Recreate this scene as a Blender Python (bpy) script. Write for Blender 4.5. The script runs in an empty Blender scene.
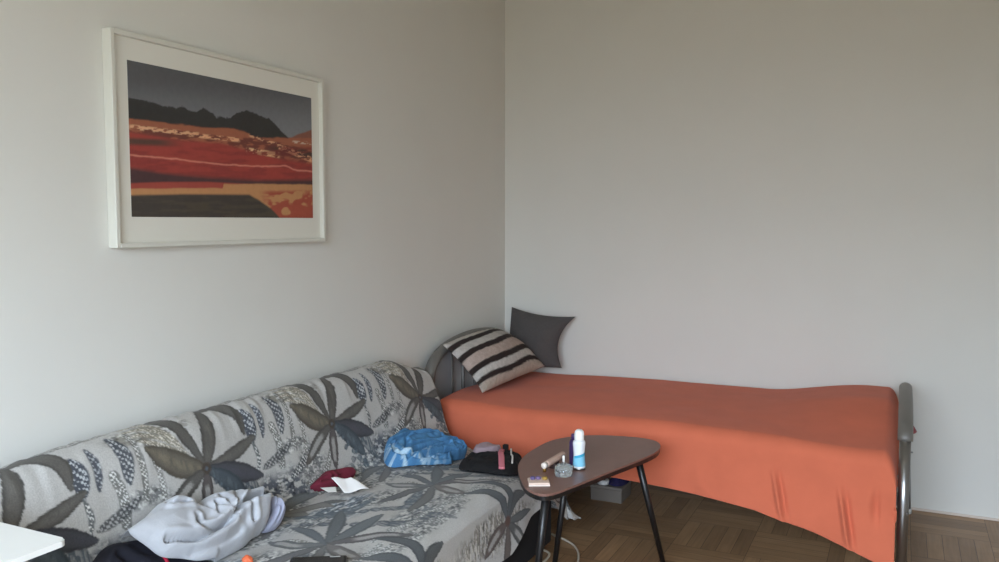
import bpy, bmesh, math, random
import numpy as np
from mathutils import Vector, Matrix
random.seed(7)
S = bpy.context.scene
COL = S.collection

# ------------------------------------------------------------------ helpers
def lin(c):
    return tuple(((v/255.)/12.92 if v/255. <= .04045 else ((v/255.+.055)/1.055)**2.4) for v in c)

def mat(name, rgb, rough=.6, metal=0., noise=0., nscale=40., bump=0., bscale=200., coat=0., trans=0., sheen=0., spec=.5, ior=1.45):
    m = bpy.data.materials.new(name); m.use_nodes = True
    nt = m.node_tree; b = nt.nodes['Principled BSDF']
    c = lin(rgb)
    b.inputs['Base Color'].default_value = (*c, 1)
    b.inputs['Roughness'].default_value = rough
    b.inputs['Metallic'].default_value = metal
    b.inputs['Coat Weight'].default_value = coat
    b.inputs['Transmission Weight'].default_value = trans
    b.inputs['Sheen Weight'].default_value = sheen
    b.inputs['Specular IOR Level'].default_value = spec
    b.inputs['IOR'].default_value = ior
    tc = nt.nodes.new('ShaderNodeTexCoord')
    if noise:
        n = nt.nodes.new('ShaderNodeTexNoise'); n.inputs['Scale'].default_value = nscale; n.inputs['Detail'].default_value = 5
        nt.links.new(tc.outputs['Object'], n.inputs['Vector'])
        r = nt.nodes.new('ShaderNodeValToRGB')
        r.color_ramp.elements[0].position = .3; r.color_ramp.elements[1].position = .7
        r.color_ramp.elements[0].color = (*[max(0, v*(1-noise)) for v in c], 1)
        r.color_ramp.elements[1].color = (*[min(1, v*(1+noise)) for v in c], 1)
        nt.links.new(n.outputs['Fac'], r.inputs['Fac']); nt.links.new(r.outputs['Color'], b.inputs['Base Color'])
    if bump:
        n = nt.nodes.new('ShaderNodeTexNoise'); n.inputs['Scale'].default_value = bscale; n.inputs['Detail'].default_value = 4
        nt.links.new(tc.outputs['Object'], n.inputs['Vector'])
        bp = nt.nodes.new('ShaderNodeBump'); bp.inputs['Strength'].default_value = bump; bp.inputs['Distance'].default_value = .004
        nt.links.new(n.outputs['Fac'], bp.inputs['Height']); nt.links.new(bp.outputs['Normal'], b.inputs['Normal'])
    return m

def print_mat(name, rough=.85, nscale=180., amt=.12, bump=.15, sheen=0., spec=.3):
    """a printed or woven pattern carried by the mesh, with a fine procedural weave"""
    m = mat(name, (128, 128, 128), rough, sheen=sheen, bump=bump, bscale=nscale, spec=spec)
    nt = m.node_tree; b = nt.nodes['Principled BSDF']
    a = nt.nodes.new('ShaderNodeAttribute'); a.attribute_name = 'print'
    tc = nt.nodes.new('ShaderNodeTexCoord')
    n = nt.nodes.new('ShaderNodeTexNoise'); n.inputs['Scale'].default_value = nscale; n.inputs['Detail'].default_value = 3
    nt.links.new(tc.outputs['Object'], n.inputs['Vector'])
    mr = nt.nodes.new('ShaderNodeMapRange'); mr.inputs['To Min'].default_value = 1-amt; mr.inputs['To Max'].default_value = 1+amt
    mr.inputs['From Min'].default_value = .3; mr.inputs['From Max'].default_value = .7
    nt.links.new(n.outputs['Fac'], mr.inputs['Value'])
    mx = nt.nodes.new('ShaderNodeVectorMath'); mx.operation = 'SCALE'
    nt.links.new(a.outputs['Color'], mx.inputs[0]); nt.links.new(mr.outputs['Result'], mx.inputs['Scale'])
    nt.links.new(mx.outputs['Vector'], b.inputs['Base Color'])
    return m

def paint(me, rgb):
    """rgb: n x 3 linear"""
    at = me.color_attributes.new('print', 'FLOAT_COLOR', 'POINT')
    c = np.ones((len(me.vertices), 4), np.float32); c[:, :3] = rgb
    at.data.foreach_set('color', c.ravel())

def link(name, me, m=None, parent=None, smooth=False):
    o = bpy.data.objects.new(name, me); COL.objects.link(o)
    if m is not None: me.materials.append(m)
    if parent is not None: o.parent = parent
    if smooth: me.polygons.foreach_set('use_smooth', [True]*len(me.polygons))
    return o

def obj(name, bm, m=None, parent=None, smooth=False):
    me = bpy.data.meshes.new(name); bmesh.ops.recalc_face_normals(bm, faces=bm.faces); bm.to_mesh(me); bm.free()
    return link(name, me, m, parent, smooth)

def tag(o, label, cat, group=None):
    o['label'] = label; o['category'] = cat
    if group: o['group'] = group
    return o

def thing(name, label, cat, loc=(0, 0, 0), group=None):
    o = bpy.data.objects.new(name, None); COL.objects.link(o); o.empty_display_size = .05
    o.location = loc
    return tag(o, label, cat, group)

def struct(o):
    o['kind'] = 'structure'; return o

def add_box(bm, lo, hi, bevel=0., seg=2):
    r = bmesh.ops.create_cube(bm, size=1)
    vs = r['verts']
    lo = Vector(lo); hi = Vector(hi)
    for v in vs:
        v.co = Vector([(lo[i]+hi[i])/2 + v.co[i]*(hi[i]-lo[i]) for i in range(3)])
    if bevel:
        es = {e for v in vs for e in v.link_edges}
        bmesh.ops.bevel(bm, geom=list(es), offset=bevel, segments=seg, profile=.5, affect='EDGES')
    return bm

def box(lo, hi, bevel=0., seg=2):
    return add_box(bmesh.new(), lo, hi, bevel, seg)

def add_tube(bm, pts, rad, seg=16, flat=None, cap=True):
    """tube along pts; rad float or list; flat=(a,b,up) elliptical section"""
    pts = [Vector(p) for p in pts]; n = len(pts)
    rads = rad if isinstance(rad, (list, tuple)) else [rad]*n
    rings = []; prev = None
    for i, p in enumerate(pts):
        t = (pts[min(i+1, n-1)]-pts[max(i-1, 0)]).normalized()
        if prev is None:
            a = Vector((0, 0, 1)) if abs(t.z) < .9 else Vector((1, 0, 0))
            if flat: a = Vector(flat[2])
            nn = (a - t*a.dot(t)).normalized()
        else:
            nn = (prev - t*prev.dot(t)).normalized()
        prev = nn; bb = t.cross(nn)
        ka, kb = (flat[0], flat[1]) if flat else (1, 1)
        rings.append([bm.verts.new(p + nn*(math.cos(2*math.pi*k/seg)*rads[i]*ka) + bb*(math.sin(2*math.pi*k/seg)*rads[i]*kb)) for k in range(seg)])
    for i in range(n-1):
        for k in range(seg):
            bm.faces.new((rings[i][k], rings[i][(k+1) % seg], rings[i+1][(k+1) % seg], rings[i+1][k]))
    if cap:
        bm.faces.new(rings[0][::-1]); bm.faces.new(rings[-1])
    return bm

def tube(*a, **k):
    return add_tube(bmesh.new(), *a, **k)

def add_lathe(bm, prof, seg=28, center=(0, 0), axis_mat=None):
    rings = []
    for r, z in prof:
        if r < 1e-6:
            rings.append([bm.verts.new((center[0], center[1], z))])
        else:
            rings.append([bm.verts.new((center[0]+r*math.cos(2*math.pi*k/seg), center[1]+r*math.sin(2*math.pi*k/seg), z)) for k in range(seg)])
    for a, b in zip(rings[:-1], rings[1:]):
        for k in range(seg):
            k2 = (k+1) % seg
            f = [a[k % len(a)], a[k2 % len(a)], b[k2 % len(b)], b[k % len(b)]]
            f = list(dict.fromkeys(f))
            if len(f) > 2: bm.faces.new(f)
    return bm

def lathe(prof, seg=28):
    return add_lathe(bmesh.new(), prof, seg)

def add_prism(bm, outline, z0, z1, bevel=0.):
    lo = [bm.verts.new((x, y, z0)) for x, y in outline]; hi = [bm.verts.new((x, y, z1)) for x, y in outline]
    n = len(outline)
    top = bm.faces.new(hi); bm.faces.new(lo[::-1])
    for i in range(n):
        bm.faces.new((lo[i], lo[(i+1) % n], hi[(i+1) % n], hi[i]))
    if bevel:
        bmesh.ops.bevel(bm, geom=list(top.edges), offset=bevel, segments=2, affect='EDGES')
    return bm

def spline(pts, n, closed=False):
    p = np.array(pts, float)
    if closed: p = np.vstack([p[-1], p, p[0], p[1]])
    else: p = np.vstack([2*p[0]-p[1], p, 2*p[-1]-p[-2]])
    k = len(p)-3; out = []
    for t in np.linspace(0, k, n, endpoint=not closed):
        i = min(int(t), k-1); f = t-i
        a, b, c, d = p[i:i+4]
        out.append(.5*((2*b)+(-a+c)*f+(2*a-5*b+4*c-d)*f*f+(-a+3*b-3*c+d)*f**3))
    return np.array(out)

def vnoise(x, y, seed=0):
    x = np.asarray(x, float); y = np.asarray(y, float)
    rs = np.random.RandomState(seed); tab = rs.rand(256, 256)
    xi = np.floor(x).astype(int); yi = np.floor(y).astype(int)
    fx = x-xi; fy = y-yi; fx = fx*fx*(3-2*fx); fy = fy*fy*(3-2*fy)
    g = lambda a, b: tab[a % 256, b % 256]
    return (g(xi, yi)*(1-fx)+g(xi+1, yi)*fx)*(1-fy)+(g(xi, yi+1)*(1-fx)+g(xi+1, yi+1)*fx)*fy

def fnoise(x, y, seed=0, oct=3):
    s = 0; a = .5
    for k in range(oct):
        s = s+a*vnoise(np.asarray(x)*2**k, np.asarray(y)*2**k, seed+k); a *= .5
    return s/(1-.5**oct)

def sstep(a, b, x):
    t = np.clip((np.asarray(x, float)-a)/(b-a), 0, 1); return t*t*(3-2*t)

def grid_mesh(name, X, keep=None):
    """X: (nu, nv, 3)"""
    nu, nv = X.shape[:2]
    idx = np.arange(nu*nv).reshape(nu, nv)
    q = np.stack([idx[:-1, :-1], idx[1:, :-1], idx[1:, 1:], idx[:-1, 1:]], -1).reshape(-1, 4)
    if keep is not None: q = q[keep.reshape(-1)]
    me = bpy.data.meshes.new(name)
    me.vertices.add(nu*nv); me.vertices.foreach_set('co', X.reshape(-1).astype(np.float32))
    me.loops.add(q.size); me.loops.foreach_set('vertex_index', q.reshape(-1).astype(np.int32))
    me.polygons.add(len(q)); me.polygons.foreach_set('loop_start', (np.arange(len(q))*4).astype(np.int32))
    me.update(calc_edges=True); me.validate()
    me.polygons.foreach_set('use_smooth', [True]*len(me.polygons))
    return me

# ------------------------------------------------------------------ room
RX, RY0, RZ = 3.0, -5.6, 2.75
wall_m = mat('painted_plaster', (222, 221, 215), .92, noise=.012, nscale=3., bump=.06, bscale=260., spec=.2)
ceil_m = mat('ceiling_paint', (194, 189, 172), .95, noise=.01, nscale=4.)
white_m = mat('white_lacquer', (236, 236, 232), .35)

def floor_mat():
    m = bpy.data.materials.new('oak_mosaic_parquet'); m.use_nodes = True
    nt = m.node_tree; N = nt.nodes; L = nt.links; b = N['Principled BSDF']
    tc = N.new('ShaderNodeTexCoord')
    mp = N.new('ShaderNodeMapping'); mp.inputs['Rotation'].default_value = (0, 0, math.radians(0)); mp.inputs['Scale'].default_value = (1, 1, 1)
    L.new(tc.outputs['Object'], mp.inputs['Vector'])
    mp2 = N.new('ShaderNodeMapping'); mp2.inputs['Rotation'].default_value = (0, 0, math.pi/2)
    L.new(mp.outputs['Vector'], mp2.inputs['Vector'])
    def planks(v):
        br = N.new('ShaderNodeTexBrick'); br.inputs['Scale'].default_value = 1.
        br.inputs['Brick Width'].default_value = .30; br.inputs['Row Height'].default_value = .06; br.inputs['Mortar Size'].default_value = .0012
        br.offset = 0.
        br.inputs['Color1'].default_value = (*lin((134, 105, 76)), 1); br.inputs['Color2'].default_value = (*lin((164, 131, 96)), 1)
        br.inputs['Mortar'].default_value = (*lin((84, 62, 42)), 1)
        L.new(v, br.inputs['Vector'])
        sc = N.new('ShaderNodeMapping'); sc.inputs['Scale'].default_value = (5, 90, 1); L.new(v, sc.inputs['Vector'])
        n = N.new('ShaderNodeTexNoise'); n.inputs['Scale'].default_value = 1.; n.inputs['Detail'].default_value = 6; L.new(sc.outputs['Vector'], n.inputs['Vector'])
        mr = N.new('ShaderNodeMapRange'); mr.inputs['From Min'].default_value = .3; mr.inputs['From Max'].default_value = .7
        mr.inputs['To Min'].default_value = .82; mr.inputs['To Max'].default_value = 1.14
        L.new(n.outputs['Fac'], mr.inputs['Value'])
        s = N.new('ShaderNodeVectorMath'); s.operation = 'SCALE'; L.new(br.outputs['Color'], s.inputs[0]); L.new(mr.outputs['Result'], s.inputs['Scale'])
        return s.outputs['Vector']
    a = planks(mp.outputs['Vector']); c = planks(mp2.outputs['Vector'])
    ck = N.new('ShaderNodeTexChecker'); ck.inputs['Scale'].default_value = 1/.30; L.new(mp.outputs['Vector'], ck.inputs['Vector'])
    mx = N.new('ShaderNodeMix'); mx.data_type = 'RGBA'
    L.new(ck.outputs['Fac'], mx.inputs[0]); L.new(a, mx.inputs[6]); L.new(c, mx.inputs[7])
    L.new(mx.outputs[2], b.inputs['Base Color'])
    n2 = N.new('ShaderNodeTexNoise'); n2.inputs['Scale'].default_value = 14; L.new(tc.outputs['Object'], n2.inputs['Vector'])
    r2 = N.new('ShaderNodeMapRange'); r2.inputs['To Min'].default_value = .3; r2.inputs['To Max'].default_value = .5
    L.new(n2.outputs['Fac'], r2.inputs['Value']); L.new(r2.outputs['Result'], b.inputs['Roughness'])
    return m

struct(obj('floor', box((-.1, RY0-.1, -.08), (RX+.1, .1, 0)), floor_mat()))
struct(obj('ceiling', box((-.1, RY0-.1, RZ), (RX+.1, .1, RZ+.1)), ceil_m))
struct(obj('wall_left', box((-.12, RY0-.1, 0), (0, .1, RZ)), wall_m))
struct(obj('wall_back', box((0, 0, 0), (RX, .12, RZ)), wall_m))
struct(obj('wall_right', box((RX, RY0-.1, 0), (RX+.12, .1, RZ)), wall_m))
WX0, WX1, WZ0, WZ1 = .75, 2.92, .85, 2.42
bm = bmesh.new()
add_box(bm, (0, RY0-.12, 0), (WX0, RY0, RZ)); add_box(bm, (WX1, RY0-.12, 0), (RX, RY0, RZ))
add_box(bm, (WX0, RY0-.12, 0), (WX1, RY0, WZ0)); add_box(bm, (WX0, RY0-.12, WZ1), (WX1, RY0, RZ))
struct(obj('wall_front', bm, wall_m))
bm = bmesh.new()
for x in (WX0, (WX0+WX1)/2-.02, WX1-.05): add_box(bm, (x, RY0-.09, WZ0), (x+.05, RY0-.03, WZ1), .005)
for z in (WZ0, WZ1-.05): add_box(bm, (WX0+.05, RY0-.09, z), (WX1-.05, RY0-.03, z+.05), .005)
struct(obj('window_1', bm, white_m))
base_m = mat('skirting_paint', (214, 200, 188), .5)
struct(obj('baseboard_back', box((.0, -.009, 0), (RX, 0, .012), .003), base_m))
struct(obj('baseboard_left', box((0, RY0, 0), (.009, -.009, .012), .003), base_m))

# ------------------------------------------------------------------ framed landscape print
pic = thing('framed_picture', 'white framed landscape print of red fields hanging on left wall', 'picture', (0, -2.146, 1.576))
PY0, PY1, PZ0, PZ1 = -2.622, -1.672, 1.266, 1.880
def rel(bm, o):
    bmesh.ops.translate(bm, vec=-Vector(o.location), verts=bm.verts); return bm
bm = bmesh.new(); w = .014
for lo, hi in (((.001, PY0, PZ0), (.036, PY0+w, PZ1)), ((.001, PY1-w, PZ0), (.036, PY1, PZ1)),
               ((.001, PY0+w, PZ0), (.036, PY1-w, PZ0+w)), ((.001, PY0+w, PZ1-w), (.036, PY1-w, PZ1))):
    add_box(bm, lo, hi, .0015, 1)
frame_m = mat('frame_white', (216, 215, 205), .4)
obj('frame', rel(bm, pic), frame_m, pic)
mat_m = mat('mount_card', (226, 224, 214), .9)
obj('mount', rel(box((.004, PY0+w, PZ0+w), (.020, PY1-w, PZ1-w)), pic), mat_m, pic)
# the print
na, nb = 300, 170
A, B = np.meshgrid(np.linspace(0, 1, na), np.linspace(0, 1, nb), indexing='ij')
qx = 34+606*A; top = 20+125*A; qy = top+(540-top)*B      # drawing coordinates of the picture
def ss(e, x, w): return sstep(e-w, e+w, x)
def mixc(c, col, m): return c*(1-m[..., None])+np.array(lin(col))*m[..., None]
nz = lambda sx, sy, sd, o=3: fnoise(qx/sx, qy/sy, sd, o)
C = np.zeros((na, nb, 3)); C[:] = lin((82, 82, 84))
C = mixc(C, (116, 118, 122), sstep(60, 240, qy-.05*qx))
hx = [34, 90, 150, 165, 180, 200, 222, 245, 272, 285, 300, 330, 350, 385, 415, 445, 465, 490, 510, 525, 545, 640]
hy = [143, 157, 172, 174, 166, 180, 186, 174, 188, 204, 200, 206, 190, 178, 186, 202, 206, 222, 246, 258, 272, 276]
hl = np.interp(qx, hx, hy)+(nz(9, 9, 3)-.5)*10
land = ss(hl, qy, 2)
C = mixc(C, (44, 42, 40), land)
rh = np.interp(qx, [34, 530, 555, 580, 610, 640], [600, 280, 272, 262, 256, 248]); C = mixc(C, (124, 78, 62), ss(rh, qy, 3)*sstep(520, 560, qx))
bl = np.interp(qx, [34, 140, 240, 340, 380, 420, 540, 640], [214, 224, 236, 238, 250, 272, 272, 276])+(nz(20, 9, 5)-.5)*8
C = mixc(C, (150, 88, 62), ss(bl, qy, 4))
bl2 = np.interp(qx, [34, 200, 350, 420, 520, 640], [236, 252, 272, 270, 290, 320])
C = mixc(C, (104, 52, 42), ss(bl2, qy, 5)*ss(.45, nz(26, 7, 9), .1))
rf = np.interp(qx, [34, 180, 300, 400, 520, 640], [258, 282, 290, 318, 345, 362])
C = mixc(C, (150, 56, 46), ss(rf, qy, 8))
C = mixc(C, (70, 46, 40), (1-ss(14, np.abs(qy-(270+.09*qx)), 8))*sstep(440, 520, qx)*ss(.42, nz(30, 8, 14), .1))
for (x0, y0, x1, y1, wd, col, th) in ((34, 240, 230, 262, 8, (208, 160, 122), .5), (200, 262, 360, 278, 7, (214, 160, 120), .52), (385, 312, 505, 330, 9, (216, 172, 128), .46),
                                      (395, 262, 520, 300, 5, (200, 150, 112), .52), (500, 300, 640, 348, 9, (206, 150, 112), .5), (560, 286, 640, 294, 4, (190, 170, 150), .55)):
    d = np.abs(qy-(y0+(qx-x0)*(y1-y0)/(x1-x0)))
    C = mixc(C, col, (1-ss(wd, d, 3))*sstep(x0-6, x0+6, qx)*(1-sstep(x1-6, x1+6, qx))*ss(th, nz(13, 5, int(x0)+3), .06))
C = mixc(C, (84, 56, 46), (1-ss(11, np.abs(qy-288-.02*qx), 7))*(1-sstep(100, 200, qx)))
C = mixc(C, (120, 40, 38), ss(.5, nz(60, 14, 21), .15)*ss(300, qy, 10)*.6)
ln = np.interp(qx, [34, 140, 250, 400, 530, 575, 640], [334, 342, 356, 366, 366, 382, 386])
C = mixc(C, (206, 132, 110), (1-ss(2.6, np.abs(qy-ln-(nz(20, 20, 6)-.5)*5), 2))*.8)
db = np.interp(qx, [34, 120, 250, 420, 640], [376, 392, 404, 414, 412]); de = np.interp(qx, [34, 120, 250, 420, 640], [430, 424, 422, 430, 440])
C = mixc(C, (58, 42, 44), ss(db, qy, 10)*(1-ss(de, qy, 4))*.92)
C = mixc(C, (150, 62, 50), ss(de-2, qy, 4))
C = mixc(C, (178, 128, 84), ss(np.interp(qx, [34, 300, 304, 640], [446, 440, 426, 428])+(nz(30, 30, 8)-.5)*6, qy, 3))
C = mixc(C, (154, 70, 50), ss(.52, nz(48, 26, 33), .06)*sstep(420, 470, qx)*ss(450, qy, 8))
dk = ss(np.interp(qx, [34, 180, 300, 390, 430, 470, 500, 520], [468, 462, 462, 462, 484, 510, 538, 560]), qy, 5)*(1-sstep(496, 512, qx))
C = mixc(C, (58, 50, 44), dk); C = mixc(C, (74, 66, 50), dk*ss(.55, nz(70, 12, 40), .1)*.6)
DY0, DY1, DZ0, DZ1 = -2.556, -1.731, 1.355, 1.803
X = np.stack([np.full_like(A, .0206), DY0+(DY1-DY0)*A, DZ1-(DZ1-DZ0)*B], -1)-np.array(pic.location)
me = grid_mesh('print', X[:, ::-1]); paint(me, np.clip(C*1.16+.02, 0, 1)[:, ::-1].reshape(-1, 3))
o = link('print', me, print_mat('print_ink', .75, 60., .04, 0.), pic)
sol = o.modifiers.new('t', 'SOLIDIFY'); sol.thickness = .0004; sol.offset = -1

# ------------------------------------------------------------------ sofa with floral slipcover
prof = np.array([(.03, .46), (.032, .66), (.045, .725), (.075, .757), (.115, .762), (.155, .735), (.18, .68), (.205, .60), (.232, .50), (.252, .44), (.285, .418),
                 (.4, .418), (.55, .42), (.7, .418), (.775, .408), (.815, .375), (.83, .31), (.838, .22), (.842, .16)])
pr = spline(prof, 600)
cum = np.r_[0, np.cumsum(np.hypot(*np.diff(pr, axis=0).T))]
SL = cum[-1]
def px_of(s): return np.interp(s, cum, pr[:, 0])
def pz_of(s): return np.interp(s, cum, pr[:, 1])
s_cre = cum[np.argmin(np.abs(pr[:, 0]-.285)+np.abs(pr[:, 1]-.418))]
s_fr = cum[np.argmin(np.abs(pr[:, 0]-.815)+np.abs(pr[:, 1]-.375))]
YN = -3.17
def sag(x, y): return -.085*sstep(-1.75, -1.2, y)*sstep(.22, .55, x)
def ridge(y): return 1-.20*sstep(-1.40, -1.12, y)-.05*sstep(-2.80, -3.10, y)
def seat_top(x, y):
    """height of the cover's upper surface in plan"""
    k = np.argmin(np.abs(pr[:, 1]-.762)); xx = pr[k:, 0]; zz = pr[k:, 1]
    z = np.interp(x, xx, zz); z = np.where(x < .115, .762, z)
    z = np.where(x < .285, .418+(z-.418)*ridge(y), z)
    return z+sag(x, y)+.004

# floral tile -----------------------------------------------------------
TR = .0024; TW = int(round(.606/TR)); TH = int(SL/TR)+60
TWm = TW*TR
tile = np.zeros((TW, TH, 3)); tu, ts = np.meshgrid((np.arange(TW)+.5)*TR, (np.arange(TH)+.5)*TR, indexing='ij')
def tn(k, sx, sy, oct=3):
    # periodic-ish noise by blending
    a = fnoise(tu/sx, ts/sy, k, oct); b = fnoise((tu+TWm)/sx, ts/sy, k, oct)
    w = tu/TWm; return a*w+b*(1-w)
def tmix(col, m):
    global tile
    tile = tile*(1-m[..., None])+np.array(lin(col))*m[..., None]
BASE = (181, 179, 175)
tile[:] = lin(BASE)
S0 = cum[np.argmin(np.abs(pr[:, 0]-.20)+np.abs(pr[:, 1]-.612))]     # back flower
U0 = (-2.472) % TWm
def bez(c, pts, n=26):
    p = np.array([(0, 0)]+list(pts), float)+np.array(c)
    return spline(p, n) if len(p) > 2 else np.linspace(p[0], p[1], n)
def dist_curve(curve):
    best = np.full(tu.shape, 9.); bt = np.zeros(tu.shape)
    n = len(curve)
    for i, (cu, cs) in enumerate(curve):
        du = (tu-cu+TWm/2) % TWm-TWm/2
        d = np.hypot(du, ts-cs)
        m = d < best; best[m] = d[m]; bt[m] = i/(n-1)
    return best, bt
def petal(c, pts, wd, col, vein=None, slit=False, feather=False, pw=.75):
    cv = bez(c, pts, 40); d, t = dist_curve(cv)
    ww = wd*np.sin(np.pi*np.clip(t*.96+.02, 0, 1))**pw*(.8+.35*t)+.003
    ww = ww+(tn(77, .012, .012)-.5)*.006
    m = 1-sstep(-.0022, .0022, d-ww)
    if feather: m = m*(.55+.45*sstep(.42, .58, tn(31, .006, .02)))
    tmix(col, m)
    tmix(tuple(v*.72 for v in col), m*sstep(.5, .9, d/np.maximum(ww, .001))*.75)
    if vein: tmix(vein, m*(1-sstep(.1, .55, d/np.maximum(ww, .001)))*.55*sstep(.35, .6, tn(41, .008, .03)))
    if slit:
        mm = (1-sstep(.0, .003, d-ww*.34))*sstep(.3, .42, t)*(1-sstep(.82, .9, t)); tmix((168, 166, 162), mm*.8)
def dots(c, pts, wd, c1, c2, sc=.009, taper=True):
    cv = spline(np.array(pts, float)+np.array(c), 50); d, t = dist_curve(cv)
    ww = wd*(np.sin(np.pi*np.clip(t*.94+.03, 0, 1))**.5 if taper else 1)
    m = 1-sstep(-.002, .002, d-ww)
    tmix(c1, m*.9)
    k = sstep(.12, .5, np.sin(tu*5.2/sc*.62+2.2*np.sin(ts*31)+t*3+3.2*vnoise(tu/.03, ts/.02, 71))*np.sin(ts*5.2/sc*.62+1.6*np.sin(tu*37)+3.5*vnoise(tu/.02, ts/.03, 72))+.75*(vnoise(tu/sc*.9+31, ts/sc*.7, 5)-.5)); tmix(c2, m*k*(1-sstep(.7, .95, d/np.maximum(ww, 1e-3))))
DK = (92, 89, 84); DK2 = (72, 72, 77); BR = (100, 94, 83); TE = (104, 116, 120); NV = (56, 64, 78); LT = (222, 222, 218)
# washes of speckle
def wash(cu, cs, ru, rs, seed, c1=(108, 114, 118), c2=(206, 206, 200), dens=.46, sx=.016, sy=.010, wt=1.):
    du = (tu-cu+TWm/2) % TWm-TWm/2
    e = 1-sstep(.55, 1.05, np.hypot(du/ru, (ts-cs)/rs)+(tn(seed+9, .05, .05)-.5)*.9)
    e = e*wt
    q = tn(seed, sx, sy, 2)
    tmix(c1, e*sstep(dens-.05, dens+.04, q)*.85); tmix(c2, e*sstep(.56, .63, tn(seed+3, sx*.8, sy*.8, 2))*.8)
    tmix(tuple(v*.5 for v in c1), e*sstep(.58, .66, tn(seed+5, sx, sy*.7, 2))*.7)
F1 = (U0, S0)
wash(U0+.31, S0+.38, .21, .085, 101, (98, 112, 122), (218, 220, 220), .47, .022, .009)
wash(U0+.36, S0+.36, .16, .06, 112, (84, 98, 110), (214, 218, 220), .50, .034, .007)
wash(U0+.27, S0+.16, .17, .09, 3, NV); wash(U0+.05, S0+.20, .22, .04, 13); wash(U0-.15, S0-.15, .14, .045, 23, (120, 116, 106), (212, 210, 202), .44)
wash(U0+.02, S0+.30, .22, .05, 33, (112, 116, 116), (222, 222, 216), .48)
wash(U0+.42, S0+.60, .16, .06, 43, (100, 108, 114), (222, 222, 216), .48)
wash(U0+.05, S0+.86, .33, .09, 53, (128, 122, 112), (206, 202, 192), .45, .008, .03)
wash(U0+.25, S0-.24, .35, .05, 63, (112, 112, 110))
for k, (du_, s_, ru, rs) in enumerate(((.18, .37, .13, .045), (.50, .43, .12, .06), (.05, .53, .22, .035), (.36, .69, .30, .03), (.45, .10, .09, .08), (.37, .02, .10, .03), (.0, .62, .12, .05), (.56, .27, .14, .05), (.22, .235, .16, .03))):
    wash(U0+du_, S0+s_, ru, rs, 301+k*13, (88, 92, 94), (226, 226, 220), .44, .011, .008, .85)
# hanging dotted strokes
dots(F1, [(.200, -.135), (.212, -.085), (.205, -.03)], .025, (46, 54, 68), (196, 200, 202), .008)
dots(F1, [(.205, -.03), (.215, .02), (.205, .06)], .009, (84, 88, 90), LT, .007)
dots(F1, [(.252, -.150), (.264, -.09), (.255, -.035)], .013, (56, 62, 74), (178, 182, 184), .008)
dots(F1, [(.325, -.165), (.350, -.10), (.343, -.03)], .021, (50, 56, 66), (186, 188, 188), .009)
dots(F1, [(.385, -.16), (.395, -.07), (.388, .02)], .011, (110, 110, 106), LT, .006, False)
dots(F1, [(.305, -.06), (.318, .0), (.31, .07)], .015, (104, 104, 100), LT, .006, False)
dots(F1, [(.345, .12), (.40, .095), (.455, .055)], .016, (66, 68, 70), LT, .008)
dots(F1, [(.225, .06), (.29, .045), (.365, .015)], .015, (62, 64, 66), (168, 168, 166), .009)
dots(F1, [(.425, -.12), (.445, -.02), (.44, .08)], .009, (120, 118, 114), LT, .006, False)
dots(F1, [(.40, .16), (.48, .165), (.54, .13), (.57, .08)], .014, (112, 112, 106), LT, .007)
dots(F1, [(.38, .20), (.47, .215), (.55, .20)], .014, (120, 116, 106), LT, .007)
for k in range(4):
    dots(F1, [(-.235+.012*k, -.195+.022*k), (-.15, -.185+.024*k), (-.075+.008*k, -.10+.014*k)], .0075, (134, 128, 114), (212, 206, 192), .006)
for k in range(5):
    dots(F1, [(.10, -.20-.012*k), (.24, -.185-.014*k), (.36, -.195-.013*k)], .005, (98, 96, 92), (190, 188, 180), .006)
# back flower
petal(F1, [(.13, .06), (.20, .17)], .026, (84, 92, 98), feather=True)
petal(F1, [(-.04, -.09), (-.08, -.17), (-.17, -.225)], .019, DK)
petal(F1, [(.035, -.09), (.055, -.19)], .025, DK, (112, 108, 102))
petal((U0+.05, S0-.185), [(.07, .0), (.12, .05), (.13, .12)], .021, DK)
petal(F1, [(.11, -.015), (.215, -.045)], .019, DK, (108, 104, 98))
petal(F1, [(-.09, -.035), (-.185, -.105)], .036, BR, (132, 122, 104))
petal(F1, [(.10, .035), (.215, .08)], .029, DK2, (80, 80, 88))
petal(F1, [(-.09, .04), (-.175, .10)], .022, DK, slit=True)
petal(F1, [(-.015, .07), (-.03, .155)], .021, (90, 84, 82), slit=True)
petal(F1, [(.08, .065), (.14, .145)], .028, (74, 82, 88), (100, 110, 116))
tmix((74, 64, 56), 1-sstep(.012, .022, np.hypot((tu-U0+TWm/2) % TWm-TWm/2, ts-S0)+(tn(8, .01, .01)-.5)*.01))
# flower lying along the crease
for pts, wd, col in (([(.26, .36), (.36, .40), (.47, .41)], .020, (92, 104, 112)), ([(.40, .50), (.52, .53), (.62, .50)], .020, (88, 98, 106)), ([(.30, .60), (.42, .63), (.47, .72)], .026, (92, 98, 104))):
    petal((U0, S0), pts, wd, col, feather=True)
for k in range(8):
    a0 = .076*k; dots((U0+a0, s_fr-.135+.014*math.sin(k*2.1)), [(0, 0), (.035, .016*math.cos(k)), (.085, .004)], .013, (122, 124, 122), LT, .006)
    dots((U0+a0+.03, s_fr-.105+.010*math.sin(k*1.7)), [(0, 0), (.035, -.012*math.cos(k*2)), (.075, .004)], .009, (112, 114, 114), LT, .006)
dots((U0, S0), [(.02, .36), (.06, .44), (.03, .50)], .012, (118, 116, 110), LT, .006); dots((U0, S0), [(.48, .42), (.53, .47), (.60, .46)], .012, (118, 116, 110), LT, .006)
F2 = (U0+.22, s_cre+.005)
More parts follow.
